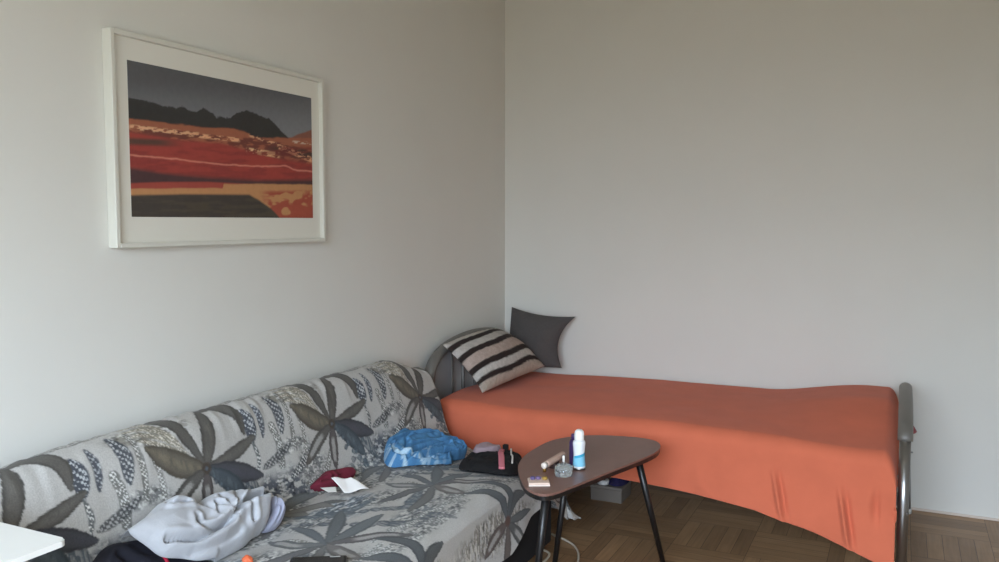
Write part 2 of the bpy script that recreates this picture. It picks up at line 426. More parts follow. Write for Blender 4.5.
for pts, wd, col, sl in (([(.10, -.03), (.20, -.02)], .016, (106, 109, 109), False), ([(-.10, -.01), (-.21, .02)], .013, (111, 113, 113), False), ([(.09, .04), (.2, .10)], .014, (102, 102, 99), False),
                         ([(-.09, .05), (-.19, .09)], .014, (113, 111, 109), False), ([(.02, .03), (.03, .075)], .034, (122, 120, 115), False), ([(.10, .05), (.13, .10)], .026, (122, 120, 115), False)):
    petal(F2, pts, wd, col, slit=sl)
# seat flower
F3 = (U0+.075, s_cre+.29)
for pts, wd, col, sl in (([(.13, -.06), (.25, -.13)], .021, (92, 97, 99), False), ([(.14, .01), (.27, .01)], .024, (99, 104, 106), False), ([(.10, .07), (.19, .17)], .022, (95, 92, 92), True),
                         ([(-.02, .07), (-.03, .135)], .03, (113, 109, 106), True), ([(-.13, .05), (-.26, .06)], .018, (106, 106, 104), False), ([(-.12, -.04), (-.24, -.07)], .018, (99, 99, 99), False),
                         ([(-.05, -.08), (-.05, -.16)], .024, (106, 109, 109), True), ([(.05, -.1), (.06, -.17)], .018, (97, 102, 106), False)):
    petal(F3, pts, wd, col, slit=sl)
# front flower (over the seat edge and down the front)
F4 = (U0+.16, s_fr+.085)
for pts, wd, col, sl in (([(-.09, .03), (-.17, .075)], .026, (96, 84, 78), True), ([(.08, -.07), (.17, -.09)], .022, (82, 84, 84), False), ([(-.03, -.11), (-.11, -.20)], .024, (90, 94, 96), False),
                         ([(-.02, .1), (-.06, .2)], .02, (96, 86, 80), False), ([(.06, .09), (.1, .2)], .022, (86, 86, 84), True), ([(.06, -.13), (.02, -.23)], .022, (84, 88, 90), False),
                         ([(.11, .03), (.2, .06)], .022, (92, 94, 94), False)):
    petal(F4, pts, wd, col, slit=sl)
tmix((92, 66, 56), 1-sstep(.014, .026, np.hypot((tu-F4[0]+TWm/2) % TWm-TWm/2, ts-F4[1])))
def tile_at(u, s):
    i = np.floor((u % TWm)/TR).astype(int) % TW; j = np.clip(np.floor(s/TR).astype(int), 0, TH-1)
    return tile[i, j]

sofa = thing('sofa', 'low sofa in grey floral stretch cover pushed along the left wall', 'sofa', (.45, -2.1, 0))
SO = np.array(sofa.location)
ds = .0036
ns = int(SL/ds); sv = np.linspace(0, SL, ns)
yend = np.interp(sv, [0, s_cre-.03, s_cre+.05, s_fr-.1, s_fr, SL], [-1.13, -1.13, -1.17, -1.17, -1.19, -1.15])
yend = np.convolve(np.pad(yend, 12, 'edge'), np.ones(25)/25, 'valid')
dl = .34; nmain = int(2.02/ds); nd = int(dl/ds/1.5); nd0 = 20
x0 = px_of(sv); z0 = pz_of(sv)
rows = []; uvu = []
def hem(y): return np.interp(y, [-3.2, -2.0, -1.7, -1.5, -1.36, -1.26, -1.15], [.14, .16, .19, .25, .27, .22, .13])+.006*np.sin(y*23)
def row(y, drop, side):
    x = x0.copy(); z = z0.copy()
    k = sv < s_cre; z = np.where(k, .418+(z-.418)*ridge(y), z)
    front = sstep(s_fr, SL, sv)
    zf = pz_of(s_fr); hz = hem(y)
    f = np.clip((sv-s_fr)/(SL-s_fr), 0, 1)
    z = np.where(sv > s_fr, zf+(hz-zf)*f, z)
    x = np.where(sv > s_fr, px_of(s_fr)+.016*f+.010*f*np.sin(y*17+2*np.sin(y*5)), x)
    z = z+sag(x, y)*(1-f)
    # wrinkles
    bk = sv < s_cre
    g = (vnoise(y/.022+40, sv/.14, 4)-.5)*.009*np.exp(-((sv-.33)/.13)**2)
    g2 = (fnoise(y/.16+(sv/.3), sv/.1+y*2, 6, 2)-.5)*.016*(~bk)
    g3 = (fnoise(y/.14, sv/.22, 16, 2)-.5)*.016*bk*sstep(.3, .5, sv)
    x = x+g3+g*.6; z = z+g2*(1-f)+g
    yy = y.copy()
    if drop is not None:
        a = np.clip(drop/.06, 0, 1)*np.pi/2; r = .035
        low = np.where(bk, .36, .0)*0+.19+.03*np.sin(sv*14)
        low = np.where(sv > s_fr-.03, .13, low)
        t = np.clip((drop-.06)/(dl-.06), 0, 1)
        yy = yy+side*(r*np.sin(a)+.008*np.sin(sv*31)*t)
        z1 = z-r*(1-np.cos(a))*(1-f)
        z = z1+(np.minimum(low, z1)-z1)*t
        x = x+sstep(s_fr-.15, s_fr+.05, sv)*.045*t*(side > 0)
    else:
        pass
    return np.stack([x, yy, z], -1)
for d in np.linspace(dl, 0, nd0, endpoint=False):
    y = np.full(ns, YN); rows.append(row(y, np.full(ns, d), -1)); uvu.append(y-d)
for t in np.linspace(0, 1, nmain):
    y = YN+(yend-YN)*t; rows.append(row(y, None, 0)); uvu.append(y)
for d in np.linspace(0, dl, nd)[1:]:
    y = yend.copy(); rows.append(row(y, np.full(ns, d), 1)); uvu.append(y+d)
XS = np.array(rows); UU = np.array(uvu); SS = np.broadcast_to(sv, UU.shape)
me = grid_mesh('slipcover', XS-SO); paint(me, tile_at(UU, SS).reshape(-1, 3))
sc_o = link('slipcover', me, print_mat('floral_cover', .9, 260., .12, .2, sheen=.1), sofa)
HG = .006; hx0, hy0 = -.02, YN-.3; hnx, hny = int(1.0/HG), int(2.6/HG)
Hf = np.full((hnx, hny), -1.)
ix = np.clip(((XS[..., 0]-hx0)/HG).astype(int), 0, hnx-1); iy = np.clip(((XS[..., 1]-hy0)/HG).astype(int), 0, hny-1)
np.maximum.at(Hf, (ix.ravel(), iy.ravel()), XS[..., 2].ravel())
seat_plain = seat_top
def seat_top(x, y):
    x = np.asarray(x, float); y = np.asarray(y, float)
    fx = (x-hx0)/HG-.5; fy = (y-hy0)/HG-.5; i = np.clip(np.floor(fx).astype(int), 0, hnx-2); j = np.clip(np.floor(fy).astype(int), 0, hny-2)
    h = np.maximum(np.maximum(Hf[i, j], Hf[i+1, j]), np.maximum(Hf[i, j+1], Hf[i+1, j+1]))
    return np.where(h < 0, seat_plain(x, y), h+.001)
dark_m = mat('dark_upholstery', (26, 26, 28), .95, bump=.1)
def srel(bm): bmesh.ops.translate(bm, vec=-Vector(sofa.location), verts=bm.verts); return bm
obj('base', srel(box((.06, YN+.06, .05), (.79, -1.215, .25), .01)), dark_m, sofa)
obj('backrest', srel(box((.04, YN+.06, .30), (.135, -1.06, .60), .03)), dark_m, sofa)
for y in (YN+.15, -1.35):
    for x in (.12, .68):
        obj('leg', srel(tube([(x, y, 0), (x, y, .06)], .025)), dark_m, sofa)

# ------------------------------------------------------------------ bed
bed = thing('bed', 'single bed with arched grey metal head and foot ends in corner', 'bed', (1.05, -.5, 0))
def brel(bm): bmesh.ops.translate(bm, vec=-Vector(bed.location), verts=bm.verts); return bm
arch_m = mat('grey_enamel', (118, 115, 110), .45, .3)
steel_m = mat('satin_steel', (150, 150, 150), .28, .95)
panel_m = mat('grey_panel', (150, 153, 154), .6)
def arch(x, ya, yb, z0, zp, n=40, k=.62):
    pts = []
    for t in np.linspace(0, 1, n):
        a = math.pi*t
        pts.append((x, (ya+yb)/2-(yb-ya)/2*math.cos(a), z0+(zp-z0)*math.sin(a)**k))
    return pts
HX, FX = .052, 2.062
# headboard
head = obj('headboard', brel(tube(arch(HX, -.935, -.03, .56, .765), .026, flat=(1.1, .9, (1, 0, 0)))), arch_m, bed, True)
hp = [(y, z) for _, y, z in arch(HX, -.92, -.05, .56, .75)]
bm = bmesh.new(); ov = [(HX-.006, -.92, .33)]+[(HX-.006, y, z) for y, z in hp if y < -.73]+[(HX-.006, -.73, .33)]
a = [bm.verts.new(v) for v in ov]; b2 = [bm.verts.new((v[0]+.012, v[1], v[2])) for v in ov]
bm.faces.new(a); bm.faces.new(b2[::-1])
for i in range(len(a)): bm.faces.new((a[i], a[(i+1) % len(a)], b2[(i+1) % len(a)], b2[i]))
obj('panel', bm, panel_m, head).location = -Vector(bed.location)
for y in (-.72, -.60, -.47, -.32, -.17):
    ztop = float(np.interp(y, [p[0] for p in hp], [p[1] for p in hp]))
    o = obj('upright', tube([(HX, y, .33), (HX, y, ztop)], .009), arch_m, head, True); o.location = -Vector(bed.location)
for y in (-.935, -.03):
    obj('leg', brel(tube([(HX, y, 0), (HX, y, .565)], .021)), steel_m, bed, True)
# footboard
fy0, fy1 = -.965, -.06
foot = obj('footboard', brel(tube(arch(FX, fy0, fy1, .552, .628, k=.85), .024, flat=(1.08, .9, (1, 0, 0)))), arch_m, bed, True)
for y in (-.78, -.64, -.5, -.36, -.22):
    t = math.acos(max(-1, min(1, ((fy0+fy1)/2-y)/((fy1-fy0)/2)))); zt = .552+(.628-.552)*math.sin(t)**.85
    o = obj('upright', tube([(FX, y, .31), (FX, y, zt)], .008), arch_m, foot, True); o.location = -Vector(bed.location)
for y, xb in ((fy0, FX+.001), (fy1, FX+.022)):
    lg = obj('leg', brel(tube([(xb, y, .012), (FX, y, .556)], [.0185, .0195])), steel_m, bed, True)
    cp = obj('foot_cap', tube([(xb, y, 0), (xb, y, .022)], .021), mat('white_plastic', (225, 225, 222), .4), lg, True); cp.location = -Vector(bed.location)
    sw = obj('screw', tube([(xb+.012, y-.016, .29), (xb+.016, y-.020, .29)], .004, 10), steel_m, lg, True); sw.location = -Vector(bed.location)
for y in (-.925, -.08):
    obj('side_rail', brel(box((HX, y-.015, .30), (FX, y+.015, .345), .004)), arch_m, bed)
for x in (.075, 2.03):
    obj('end_rail', brel(box((x-.012, -.885, .30), (x+.012, -.095, .34), .003)), arch_m, bed)
obj('mattress', brel(box((.14, -.90, .346), (1.95, -.09, .475), .05, 4)), mat('ticking', (214, 208, 200), .9), bed, True)

# bedspread -------------------------------------------------------------
coral_m = mat('coral_cotton', (207, 111, 83), .92, noise=.04, nscale=9., bump=.25, bscale=420., spec=.16, sheen=.07)
BX0, BX1 = .135, 1.99
hemz = lambda x: np.interp(x, [0, .4, .9, 1.0, 1.33, 1.55, 1.71, 1.86, 2.02], [.30, .30, .285, .283, .258, .232, .19, .145, .08])
nu, nv = 420, 240
# across: from wall edge over the top, round the edge, down the side
def bs_pt(xa, dropx, w):
    """xa array along bed, dropx >=0 beyond an end, w in 0..1 across"""
    pass
wv = np.linspace(0, 1, nv)
acc = np.interp(wv, [0, .06, .56, .68, 1], [0, 1, 2, 3, 4])
def bed_top(x, y):
    crown = .512+.014*sstep(.3, 1.0, x)+.056*sstep(1.45, 1.92, x)*(1-1.35*sstep(-.45, -.95, y))
    crown = crown+.018*np.exp(-((x-.25)/.2)**2)*sstep(-.55, -.85, y)
    return crown+.014*np.sin(np.pi*np.clip((y+.95)/.9, 0, 1))+(fnoise(x/.3, y/.22, 3, 2)-.5)*.014
rows = []
L0, L1 = .26, .34
U = np.linspace(-L0, (BX1-BX0)+L1, nu)
for u in U:
    x = np.full(nv, BX0+np.clip(u, 0, BX1-BX0)); d = np.full(nv, max(0, -u, u-(BX1-BX0))); sd = -1 if u < 0 else 1
    yt = np.interp(acc, [0, 1, 2], [-.032, -.075, -.935])
    zt = bed_top(x, np.clip(yt, -.96, -.05))
    ze = bed_top(x, np.full(nv, -.935))
    y = yt.copy(); z = zt.copy()
    z = np.where(acc < 1, zt-(1-acc)**2*.05, z)
    a = np.clip(acc-2, 0, 1)*np.pi/2; r = .062
    m = acc > 2
    y = np.where(m, -.935-r*np.sin(a), y); z = np.where(m, ze-r*(1-np.cos(a)), z)
    f = np.clip(acc-3, 0, 1); hz = hemz(x)
    zc = ze-r
    z = np.where(acc > 3, zc+(hz-zc)*f, z)
    fold = (.007*np.sin(x*19+1.3*np.sin(x*7)))*f*sstep(1.2, 1.8, x)+.006*np.sin(x*11+.5)*f
    for xc, am, wd, f0 in ((1.60, .020, .010, .10), (1.835, .024, .010, .15), (1.30, .006, .03, .2)):
        q_ = (x-xc-.05*f)/wd; fold = fold-am*(np.exp(-q_**2)-.7*np.exp(-(q_-1.9)**2))*sstep(f0, f0+.45, f)*(1-.75*sstep(.8, 1, f))
    fold = fold+.022*np.exp(-((x-1.975)/.016)**2)*np.exp(-((f-.42)/.16)**2)
    y = np.where(acc > 3, -.997-.012*f+fold, y)
    # fall over the ends
    if d[0] > 0:
        R = .06 if sd < 0 else .11; L = L0 if sd < 0 else L1
        aa = np.clip(d/(R*1.4), 0, 1)*np.pi/2
        x = x+sd*R*.45*np.sin(aa)
        t = np.clip((d-R*1.2)/(L-R*1.2), 0, 1)
        zz = z-R*(1-np.cos(aa))*(1-f)
        zlow = np.minimum(zz, .37)
        z = zz+(zlow-zz)*t*(1-f)
        y = y-.010*np.sin(np.pi*np.clip(f*1.2, 0, 1))*t*(1 if sd > 0 else 0)+.03*np.exp(-((f-.42)/.10)**2)*np.clip(t*3, 0, 1)*(1 if sd > 0 else 0)
        y = y+(.05*f+.02)*t*np.where(acc > 2.2, 1, 0)*(.6+.4*np.sin(z*40))
        x = x+.006*np.sin(y*40)*t
    rows.append(np.stack([x, y, z], -1))
XB = np.array(rows)
me = grid_mesh('bedspread', XB[::-1])
bs = link('bedspread', me, coral_m)
tag(bs, 'plain coral orange bedspread covering the single bed and hanging down its side', 'bedspread')
so = bs.modifiers.new('t', 'SOLIDIFY'); so.thickness = .004; so.offset = -1
# a tuft of the cloth poking out past the far foot post
bm = bmesh.new(); add_tube(bm, [(2.02, -.12, .40), (2.06, -.12, .405), (2.095, -.12, .402), (2.113, -.12, .395)], [.012, .02, .024, .004], 12, flat=(1, .7, (0, 0, 1)))
tk = obj('corner_tuck', bm, mat('faded_red_cloth', (150, 82, 84), .9, bump=.3), bs, True)

# ------------------------------------------------------------------ cushions
def cushion(name, A_, B_, C_, D_, T, m, nrm_hint, pinch=.10, seed=1, stripes=None, n=64):
    """quad A(top-left) B(top-right) C(bottom-right) D(bottom-left)"""
    A_, B_, C_, D_ = [np.array(p, float) for p in (A_, B_, C_, D_)]
    u, v = np.meshgrid(np.linspace(0, 1, n), np.linspace(0, 1, n), indexing='ij')
    k = 4*u*(1-u); k2 = 4*v*(1-v)
    pl_, pr_, pt_, pb_ = pinch
    uu = u+k2*(pl_*.5*np.clip(1-2*u, 0, 1)-pr_*.5*np.clip(2*u-1, 0, 1)); vv = v+k*(pt_*.5*np.clip(1-2*v, 0, 1)-pb_*.5*np.clip(2*v-1, 0, 1))
    P = (A_*((1-uu)*(1-vv))[..., None]+B_*(uu*(1-vv))[..., None]+C_*(uu*vv)[..., None]+D_*((1-uu)*vv)[..., None])
    nrm = np.cross(B_-A_, D_-A_); nrm /= np.linalg.norm(nrm)
    if nrm@np.array(nrm_hint) < 0: nrm = -nrm
    th = T*(np.sin(np.pi*u)*np.sin(np.pi*v))**.55+.004
    th = th+(fnoise(u*5, v*5, seed, 2)-.5)*.016*np.sqrt(k*k2)
    # puckers along the seam
    e = np.minimum(np.minimum(u, 1-u), np.minimum(v, 1-v))
    th = th+.004*np.sin(u*70+v*63)*np.exp(-e/.06)*sstep(0, .03, e)
    front = P+nrm*th[..., None]*.72; back = P-nrm*th[..., None]*.28
    if stripes is None:
        pass
    V = np.concatenate([front.reshape(-1, 3), back.reshape(-1, 3)])
    idx = np.arange(n*n).reshape(n, n)
    q = np.stack([idx[:-1, :-1], idx[1:, :-1], idx[1:, 1:], idx[:-1, 1:]], -1).reshape(-1, 4)
    F = [tuple(f) for f in q]+[tuple((f+n*n)[::-1]) for f in q]
    bd = list(idx[:, 0])+list(idx[-1, 1:])+list(idx[-2::-1, -1])+list(idx[0, -2:0:-1])
    for i in range(len(bd)):
        a, b = int(bd[i]), int(bd[(i+1) % len(bd)]); F.append((b, a, a+n*n, b+n*n))
    org = (A_+B_+C_+D_)/4
    me = bpy.data.meshes.new(name); me.from_pydata((V-org).tolist(), [], [tuple(int(i) for i in f) for f in F]); me.update()
    if stripes is not None:
        c = stripes(u, v).reshape(-1, 3); paint(me, np.concatenate([c, c]))
    bm = bmesh.new(); bm.from_mesh(me); bmesh.ops.recalc_face_normals(bm, faces=bm.faces); bm.to_mesh(me); bm.free()
    o = link(name, me, m, None, True); o.location = org
    return o
def stripes(u, v):
    w = v+.02*np.sin(u*9+1)+(vnoise(u*30, v*30, 2)-.5)*.012
    c = np.zeros(u.shape+(3,)); c[:] = lin((176, 168, 158))
    tex = .86+.28*vnoise(u*90, v*26, 8)
    bands = [(0, .10, (186, 180, 172)), (.10, .20, (48, 40, 38)), (.20, .33, (184, 178, 172)), (.33, .43, (46, 38, 36)), (.43, .60, (172, 154, 144)),
             (.60, .70, (46, 38, 36)), (.70, .81, (190, 186, 180)), (.81, .89, (46, 38, 36)), (.89, 1.2, (180, 168, 156))]
    for a, b, col in bands:
        m = sstep(a-.008, a+.008, w)*(1-sstep(b-.008, b+.008, w)); c = c*(1-m[..., None])+np.array(lin(col))*m[..., None]
    return c*tex[..., None]
st = cushion('striped_cushion', (.085, -.86, .759), (.10, -.30, .772), (.330, -.20, .572), (.302, -.875, .552), .15, print_mat('striped_weave', .95, 300, .15, .3), (1, -.2, 1), (.10, .03, -.06, .02), 4, stripes)
tag(st, 'cushion with brown, grey and beige stripes leaning against the headboard', 'cushion')
ck = cushion('charcoal_cushion', (.098, -.115, .872), (.462, -.085, .833), (.405, -.14, .560), (.112, -.20, .560), .11, mat('charcoal_linen', (82, 78, 77), .95, noise=.06, nscale=120, bump=.3, bscale=320), (0, -1, .2), (.0, .34, .13, .0), 11)
tag(ck, 'plain charcoal grey cushion propped in the corner against the back wall', 'cushion')

# ------------------------------------------------------------------ coffee table
tbl = thing('coffee_table', 'brown topped coffee table with three splayed black legs', 'table', (1.03, -1.55, 0))
def trel(bm): bmesh.ops.translate(bm, vec=-Vector(tbl.location), verts=bm.verts); return bm
TP = [(.849, -1.666), (.826, -1.537), (.835, -1.345), (.898, -1.233), (.978, -1.18), (1.057, -1.157), (1.14, -1.148), (1.205, -1.175), (1.238, -1.247), (1.234, -1.367), (1.165, -1.618),
      (1.105, -1.837), (1.077, -1.918), (1.045, -1.94), (.995, -1.915), (.953, -1.865), (.892, -1.764)]
tp = spline(TP, 90, True)
bm = bmesh.new(); add_prism(bm, tp[:, :2], .4925, .500, .002)
obj('tabletop', trel(bm), mat('brown_laminate', (126, 92, 82), .38, noise=.05, nscale=25), tbl)
cen = tp.mean(0)
bm = bmesh.new(); add_prism(bm, [(p-cen)*.997+cen for p in tp[:, :2]], .478, .4924)
blk_m = mat('black_lacquer', (22, 20, 20), .35)
obj('underside', trel(bm), blk_m, tbl)
for (tx, ty), (fx, fy) in (((1.035, -1.865), (.968, -1.83)), ((1.175, -1.33), (1.252, -1.195)), ((.93, -1.385), (.882, -1.43))):
    obj('leg', trel(tube([(tx, ty, .479), (fx, fy, 0)], [.0135, .0095])), blk_m, tbl, True)

TZ = .5003
# deodorant can
dc = thing('deodorant_can', 'white and pale blue aerosol can standing on the coffee table', 'aerosol can', (1.062, -1.64, TZ))
dc.scale = (.96, .96, .91)
obj('body', lathe([(0, 0), (.021, 0), (.0225, .003), (.0225, .012), (.021, .03), (.0195, .055), (.0208, .08), (.0225, .098), (.021, .106), (.017, .110), (0, .110)]), mat('can_white', (232, 236, 240), .3), dc, True)
obj('cap', lathe([(0, .1102), (.0165, .1102), (.0172, .113), (.0172, .133), (.0155, .143), (.010, .149), (0, .1505)]), mat('cap_white', (244, 243, 240), .35), dc, True)
obj('base_rim', lathe([(.0215, .0005), (.0236, .001), (.0236, .006), (.0226, .0075)]), steel_m, dc, True)
def wrap(prof_r, z0f, z1f, a0, a1, n=24, off=.0005):
    bm = bmesh.new(); g = []
    for i in range(n+1):
        a = a0+(a1-a0)*i/n; t = i/n; col = []
        for j in range(9):
            z = z0f(t)+(z1f(t)-z0f(t))*j/8; r = float(np.interp(z, [0, .012, .03, .055, .08, .098], [.0225, .0225, .021, .0195, .0208, .0225]))+off
            col.append(bm.verts.new((r*math.cos(a), r*math.sin(a), z)))
        g.append(col)
    for i in range(n):
        for j in range(8): bm.faces.new((g[i][j], g[i+1][j], g[i+1][j+1], g[i][j+1]))
    return bm
ca = math.atan2(-4.275+1.64, 2.037-1.062)
obj('label', wrap(None, lambda t: .014, lambda t: .045+.014*t+.004*math.sin(t*7), ca-1.5, ca+1.5), mat('label_blue', (132, 202, 232), .35), dc, True)
obj('label_band', wrap(None, lambda t: .043+.012*t, lambda t: .052+.014*t, ca-.9, ca+1.3, off=.0009), mat('label_teal', (58, 168, 206), .35), dc, True)
# dark purple can behind it
pc = thing('spray_bottle', 'narrow dark purple bottle half hidden behind the white aerosol can', 'bottle', (1.027, -1.598, TZ))
obj('body', lathe([(0, 0), (.015, 0), (.016, .003), (.016, .078), (.012, .088), (0, .088)]), mat('purple_plastic', (58, 40, 84), .3), pc, True)
obj('cap', lathe([(0, .0882), (.010, .0882), (.010, .104), (.008, .107), (0, .107)]), mat('purple_cap', (70, 50, 96), .3), pc, True)
# perfume bottle
pb = thing('perfume_bottle', 'small clear glass perfume bottle with bare white nozzle on coffee table', 'perfume bottle', (1.043, -1.735, TZ))
glass_m = mat('clear_glass', (214, 220, 218), .06, trans=.75, ior=1.4)
bm = bmesh.new(); add_prism(bm, [(.030*math.cos(a)*(1 if abs(math.cos(a)) < .9 else .98), .022*math.sin(a)) for a in np.linspace(0, 2*math.pi, 25)[:-1]], 0, .038, .007)
bmesh.ops.rotate(bm, cent=(0, 0, 0), matrix=Matrix.Rotation(math.radians(26), 3, 'Z'), verts=bm.verts)
obj('bottle', bm, glass_m, pb, True)
obj('collar', lathe([(0, .038), (.009, .038), (.009, .044), (.006, .046), (0, .046)]), steel_m, pb, True)
obj('nozzle', lathe([(0, .046), (.0042, .046), (.0042, .066), (.003, .068), (0, .068)], 16), mat('nozzle_white', (240, 238, 232), .4), pb, True)
# squiggle of dark script round the front of the glass
pts = []
for t in np.linspace(0, 1, 60):
    a = math.radians(26)+math.radians(-150)+t*math.radians(95); lx = .0306*math.cos(a-math.radians(26)); ly = .0226*math.sin(a-math.radians(26))
    c, s_ = math.cos(math.radians(26)), math.sin(math.radians(26))
    pts.append((c*lx-s_*ly, s_*lx+c*ly, .019+.0045*math.sin(t*34)+.002*math.sin(t*15)))
obj('script', tube(pts, .0008, 6), blk_m, pb, True)
# cosmetic tube leaning on the bottle
ct = thing('cosmetic_tube', 'slim beige cosmetic tube tilted up beside the perfume bottle', 'tube', (.975, -1.71, TZ))
p0 = Vector((-.005, -.005, .022)); p1 = Vector((.012, .115, .030)); dr = (p1-p0).normalized()
obj('tube', tube([p0, p0+dr*.012, p1-dr*.004, p1], [.0105, .0115, .0115, .010], 18), mat('tube_beige', (196, 166, 150), .45), ct, True)
obj('cap', tube([p0-dr*.016, p0-dr*.013, p0-dr*.0005], [.008, .0105, .0105], 18), mat('tube_cap', (232, 220, 208), .4), ct, True)
obj('stand_end', tube([(-.006, -.012, .0), (-.006, -.012, .014)], .006, 14), mat('brass', (170, 130, 70), .3, .8), ct, True)
obj('foot', box((-.008, .03, 0), (.016, .07, .0185), .003), mat('dark_brown_plastic', (50, 34, 30), .4), ct)
# palette
mp_ = thing('makeup_palette', 'pale open make-up palette with purple and mustard pans on table', 'makeup palette', (1.000, -1.845, TZ))
mp_.rotation_euler = (0, 0, math.radians(28))
obj('case', box((-.034, -.030, 0), (.034, .030, .010), .003), mat('palette_shell', (226, 200, 184), .4), mp_)
for x, y, col in ((-.018, .012, (96, 84, 128)), (.0, .013, (112, 96, 136)), (.021, .008, (168, 134, 62))):
    o = obj('pan', lathe([(0, .0102), (.0085, .0102), (.0085, .016), (.006, .0185), (0, .0185)], 18), mat('pan_colour', col, .6), mp_, True); o.location = (x, y, 0)
obj('lip', box((-.034, -.0345, 0), (.034, -.0305, .005), .001), mat('palette_edge', (240, 226, 214), .4), mp_)

# ------------------------------------------------------------------ white table in the near left corner
wt = thing('white_table', 'plain white table with rounded corner in lower left foreground', 'table', (.32, -3.6, 0))
bm = bmesh.new()
def rrect(x0, y0, x1, y1, r, n=6):
    out = []
    for cx, cy, a0 in ((x1-r, y1-r, 0), (x0+r, y1-r, 90), (x0+r, y0+r, 180), (x1-r, y0+r, 270)):
        for k in range(n+1): a = math.radians(a0+90*k/n); out.append((cx+r*math.cos(a), cy+r*math.sin(a)))
    return out
WTX, WTY = .578, -3.205
add_prism(bm, [(x-.32, y+3.6) for x, y in rrect(.015, -4.0, WTX, WTY, .016)], .708, .72, .002)
obj('tabletop', bm, white_m, wt)
for x in (-.27, .10):
    for y in (-.36, .36):
        obj('leg', box((x-.018, y-.018, 0), (x+.018, y+.018, .7078), .002), white_m, wt)

# ------------------------------------------------------------------ crumpled clothes: heaps of cloth with creases
R2 = math.sqrt(2)
def SP(c):
    """plane leaning between seat and backrest: (along sofa, down the slope)"""
    return lambda a, b: np.stack([(c+R2*b)/2, a, (c-R2*b)/2], -1)
def ZP(z):
    return lambda a, b: np.stack([a, b, np.full_like(a, z)], -1)
def to_sofa(nrm):
    n = np.array(nrm, float)
    def f(P):
        d = np.zeros(P.shape[:-1]); done = np.zeros(P.shape[:-1], bool)
        for k in range(95):
            t = k*.003-.08; Q = P-n*t
            hit = Q[..., 2] <= seat_top(Q[..., 0], Q[..., 1])
            new = hit & ~done; d[new] = t; done |= hit
        d[~done] = .2
        return d-.005
    return f
def crv(a, b, pts):
    cv = spline(pts, 40) if len(pts) > 2 else np.linspace(pts[0], pts[1], 24)
    best = np.full(a.shape, 9.)
    for p in cv: best = np.minimum(best, np.hypot(a-p[0], b-p[1]))
    return best
def heap(name, outline, to3, nrm, base, dome, m, creases=(), noise=.006, seed=1, nsc=.07, edge=.03, parent=None, na=230, nr=64, extra=None, colour=None, layers=()):
    ol = spline(outline, na, True); c = ol.mean(0); n = np.array(nrm, float)
    r = np.linspace(0, 1, nr)**.8
    A_ = c[0]+(ol[:, 0]-c[0])[:, None]*r; B_ = c[1]+(ol[:, 1]-c[1])[:, None]*r
    e = (1-r)[None, :]*np.hypot(ol[:, 0]-c[0], ol[:, 1]-c[1])[:, None]
    P = to3(A_, B_); d = base(P)
    q = np.sqrt(np.clip(1-(1-np.clip(e/edge, 0, 1))**2, 0, 1))
    h = dome*np.clip(e/.10, 0, 1)**.6
    h = h+(fnoise(A_/nsc, B_/nsc, seed, 3)-.5)*2*noise
    rg = 1-np.abs(2*fnoise(A_/nsc*.8+3, B_/nsc*1.5, seed+9, 2)-1); h = h+(rg-.7)*noise*1.4
    for pts, dep, wd in creases:
        dd = crv(A_, B_, pts); h = h-dep*np.exp(-(dd/wd)**2)+dep*.55*np.exp(-((dd-wd*2.4)/(wd*1.8))**2)
    for e0, dep, wd in layers:
        ee = e0*(1+.5*(fnoise(A_/.05, B_/.05, seed+int(e0*1e3), 2)-.5)*2); h = h-dep*np.exp(-((e-ee)/wd)**2)
    if extra is not None: h = h+extra(A_, B_, c)
    top = -d+.0045+(d+np.maximum(h, -d+.004))*q
    T = P+n*top[..., None]; Bt = P+n*(-d+.0025)[..., None]
    V = np.concatenate([T.reshape(-1, 3), Bt.reshape(-1, 3)]); N = na*nr; F = []
    ii = np.arange(na); jj = (ii+1) % na
    for k in range(nr-1):
        a0, a1, b0, b1 = ii*nr+k, ii*nr+k+1, jj*nr+k, jj*nr+k+1
        F += np.stack([a0, a1, b1, b0], -1).tolist(); F += (np.stack([b0, b1, a1, a0], -1)+N).tolist()
    o0, o1 = ii*nr+nr-1, jj*nr+nr-1
    F += np.stack([o0, o0+N, o1+N, o1], -1).tolist()
    org = np.array([V[:, 0].mean(), V[:, 1].mean(), V[:, 2].min()])
    me = bpy.data.meshes.new(name); me.from_pydata((V-org).tolist(), [], F); me.update()
    if colour is not None:
        cc = colour(A_, B_).reshape(-1, 3); paint(me, np.concatenate([cc, cc]))
    bm = bmesh.new(); bm.from_mesh(me); bmesh.ops.remove_doubles(bm, verts=bm.verts, dist=2e-5); bmesh.ops.recalc_face_normals(bm, faces=bm.faces); bm.to_mesh(me); bm.free()
    o = link(name, me, m, None, True); o.location = org
    if parent is not None: o.parent = parent; o.location = Vector(org)-parent.location
    return o
SN = (1/R2, 0, 1/R2)
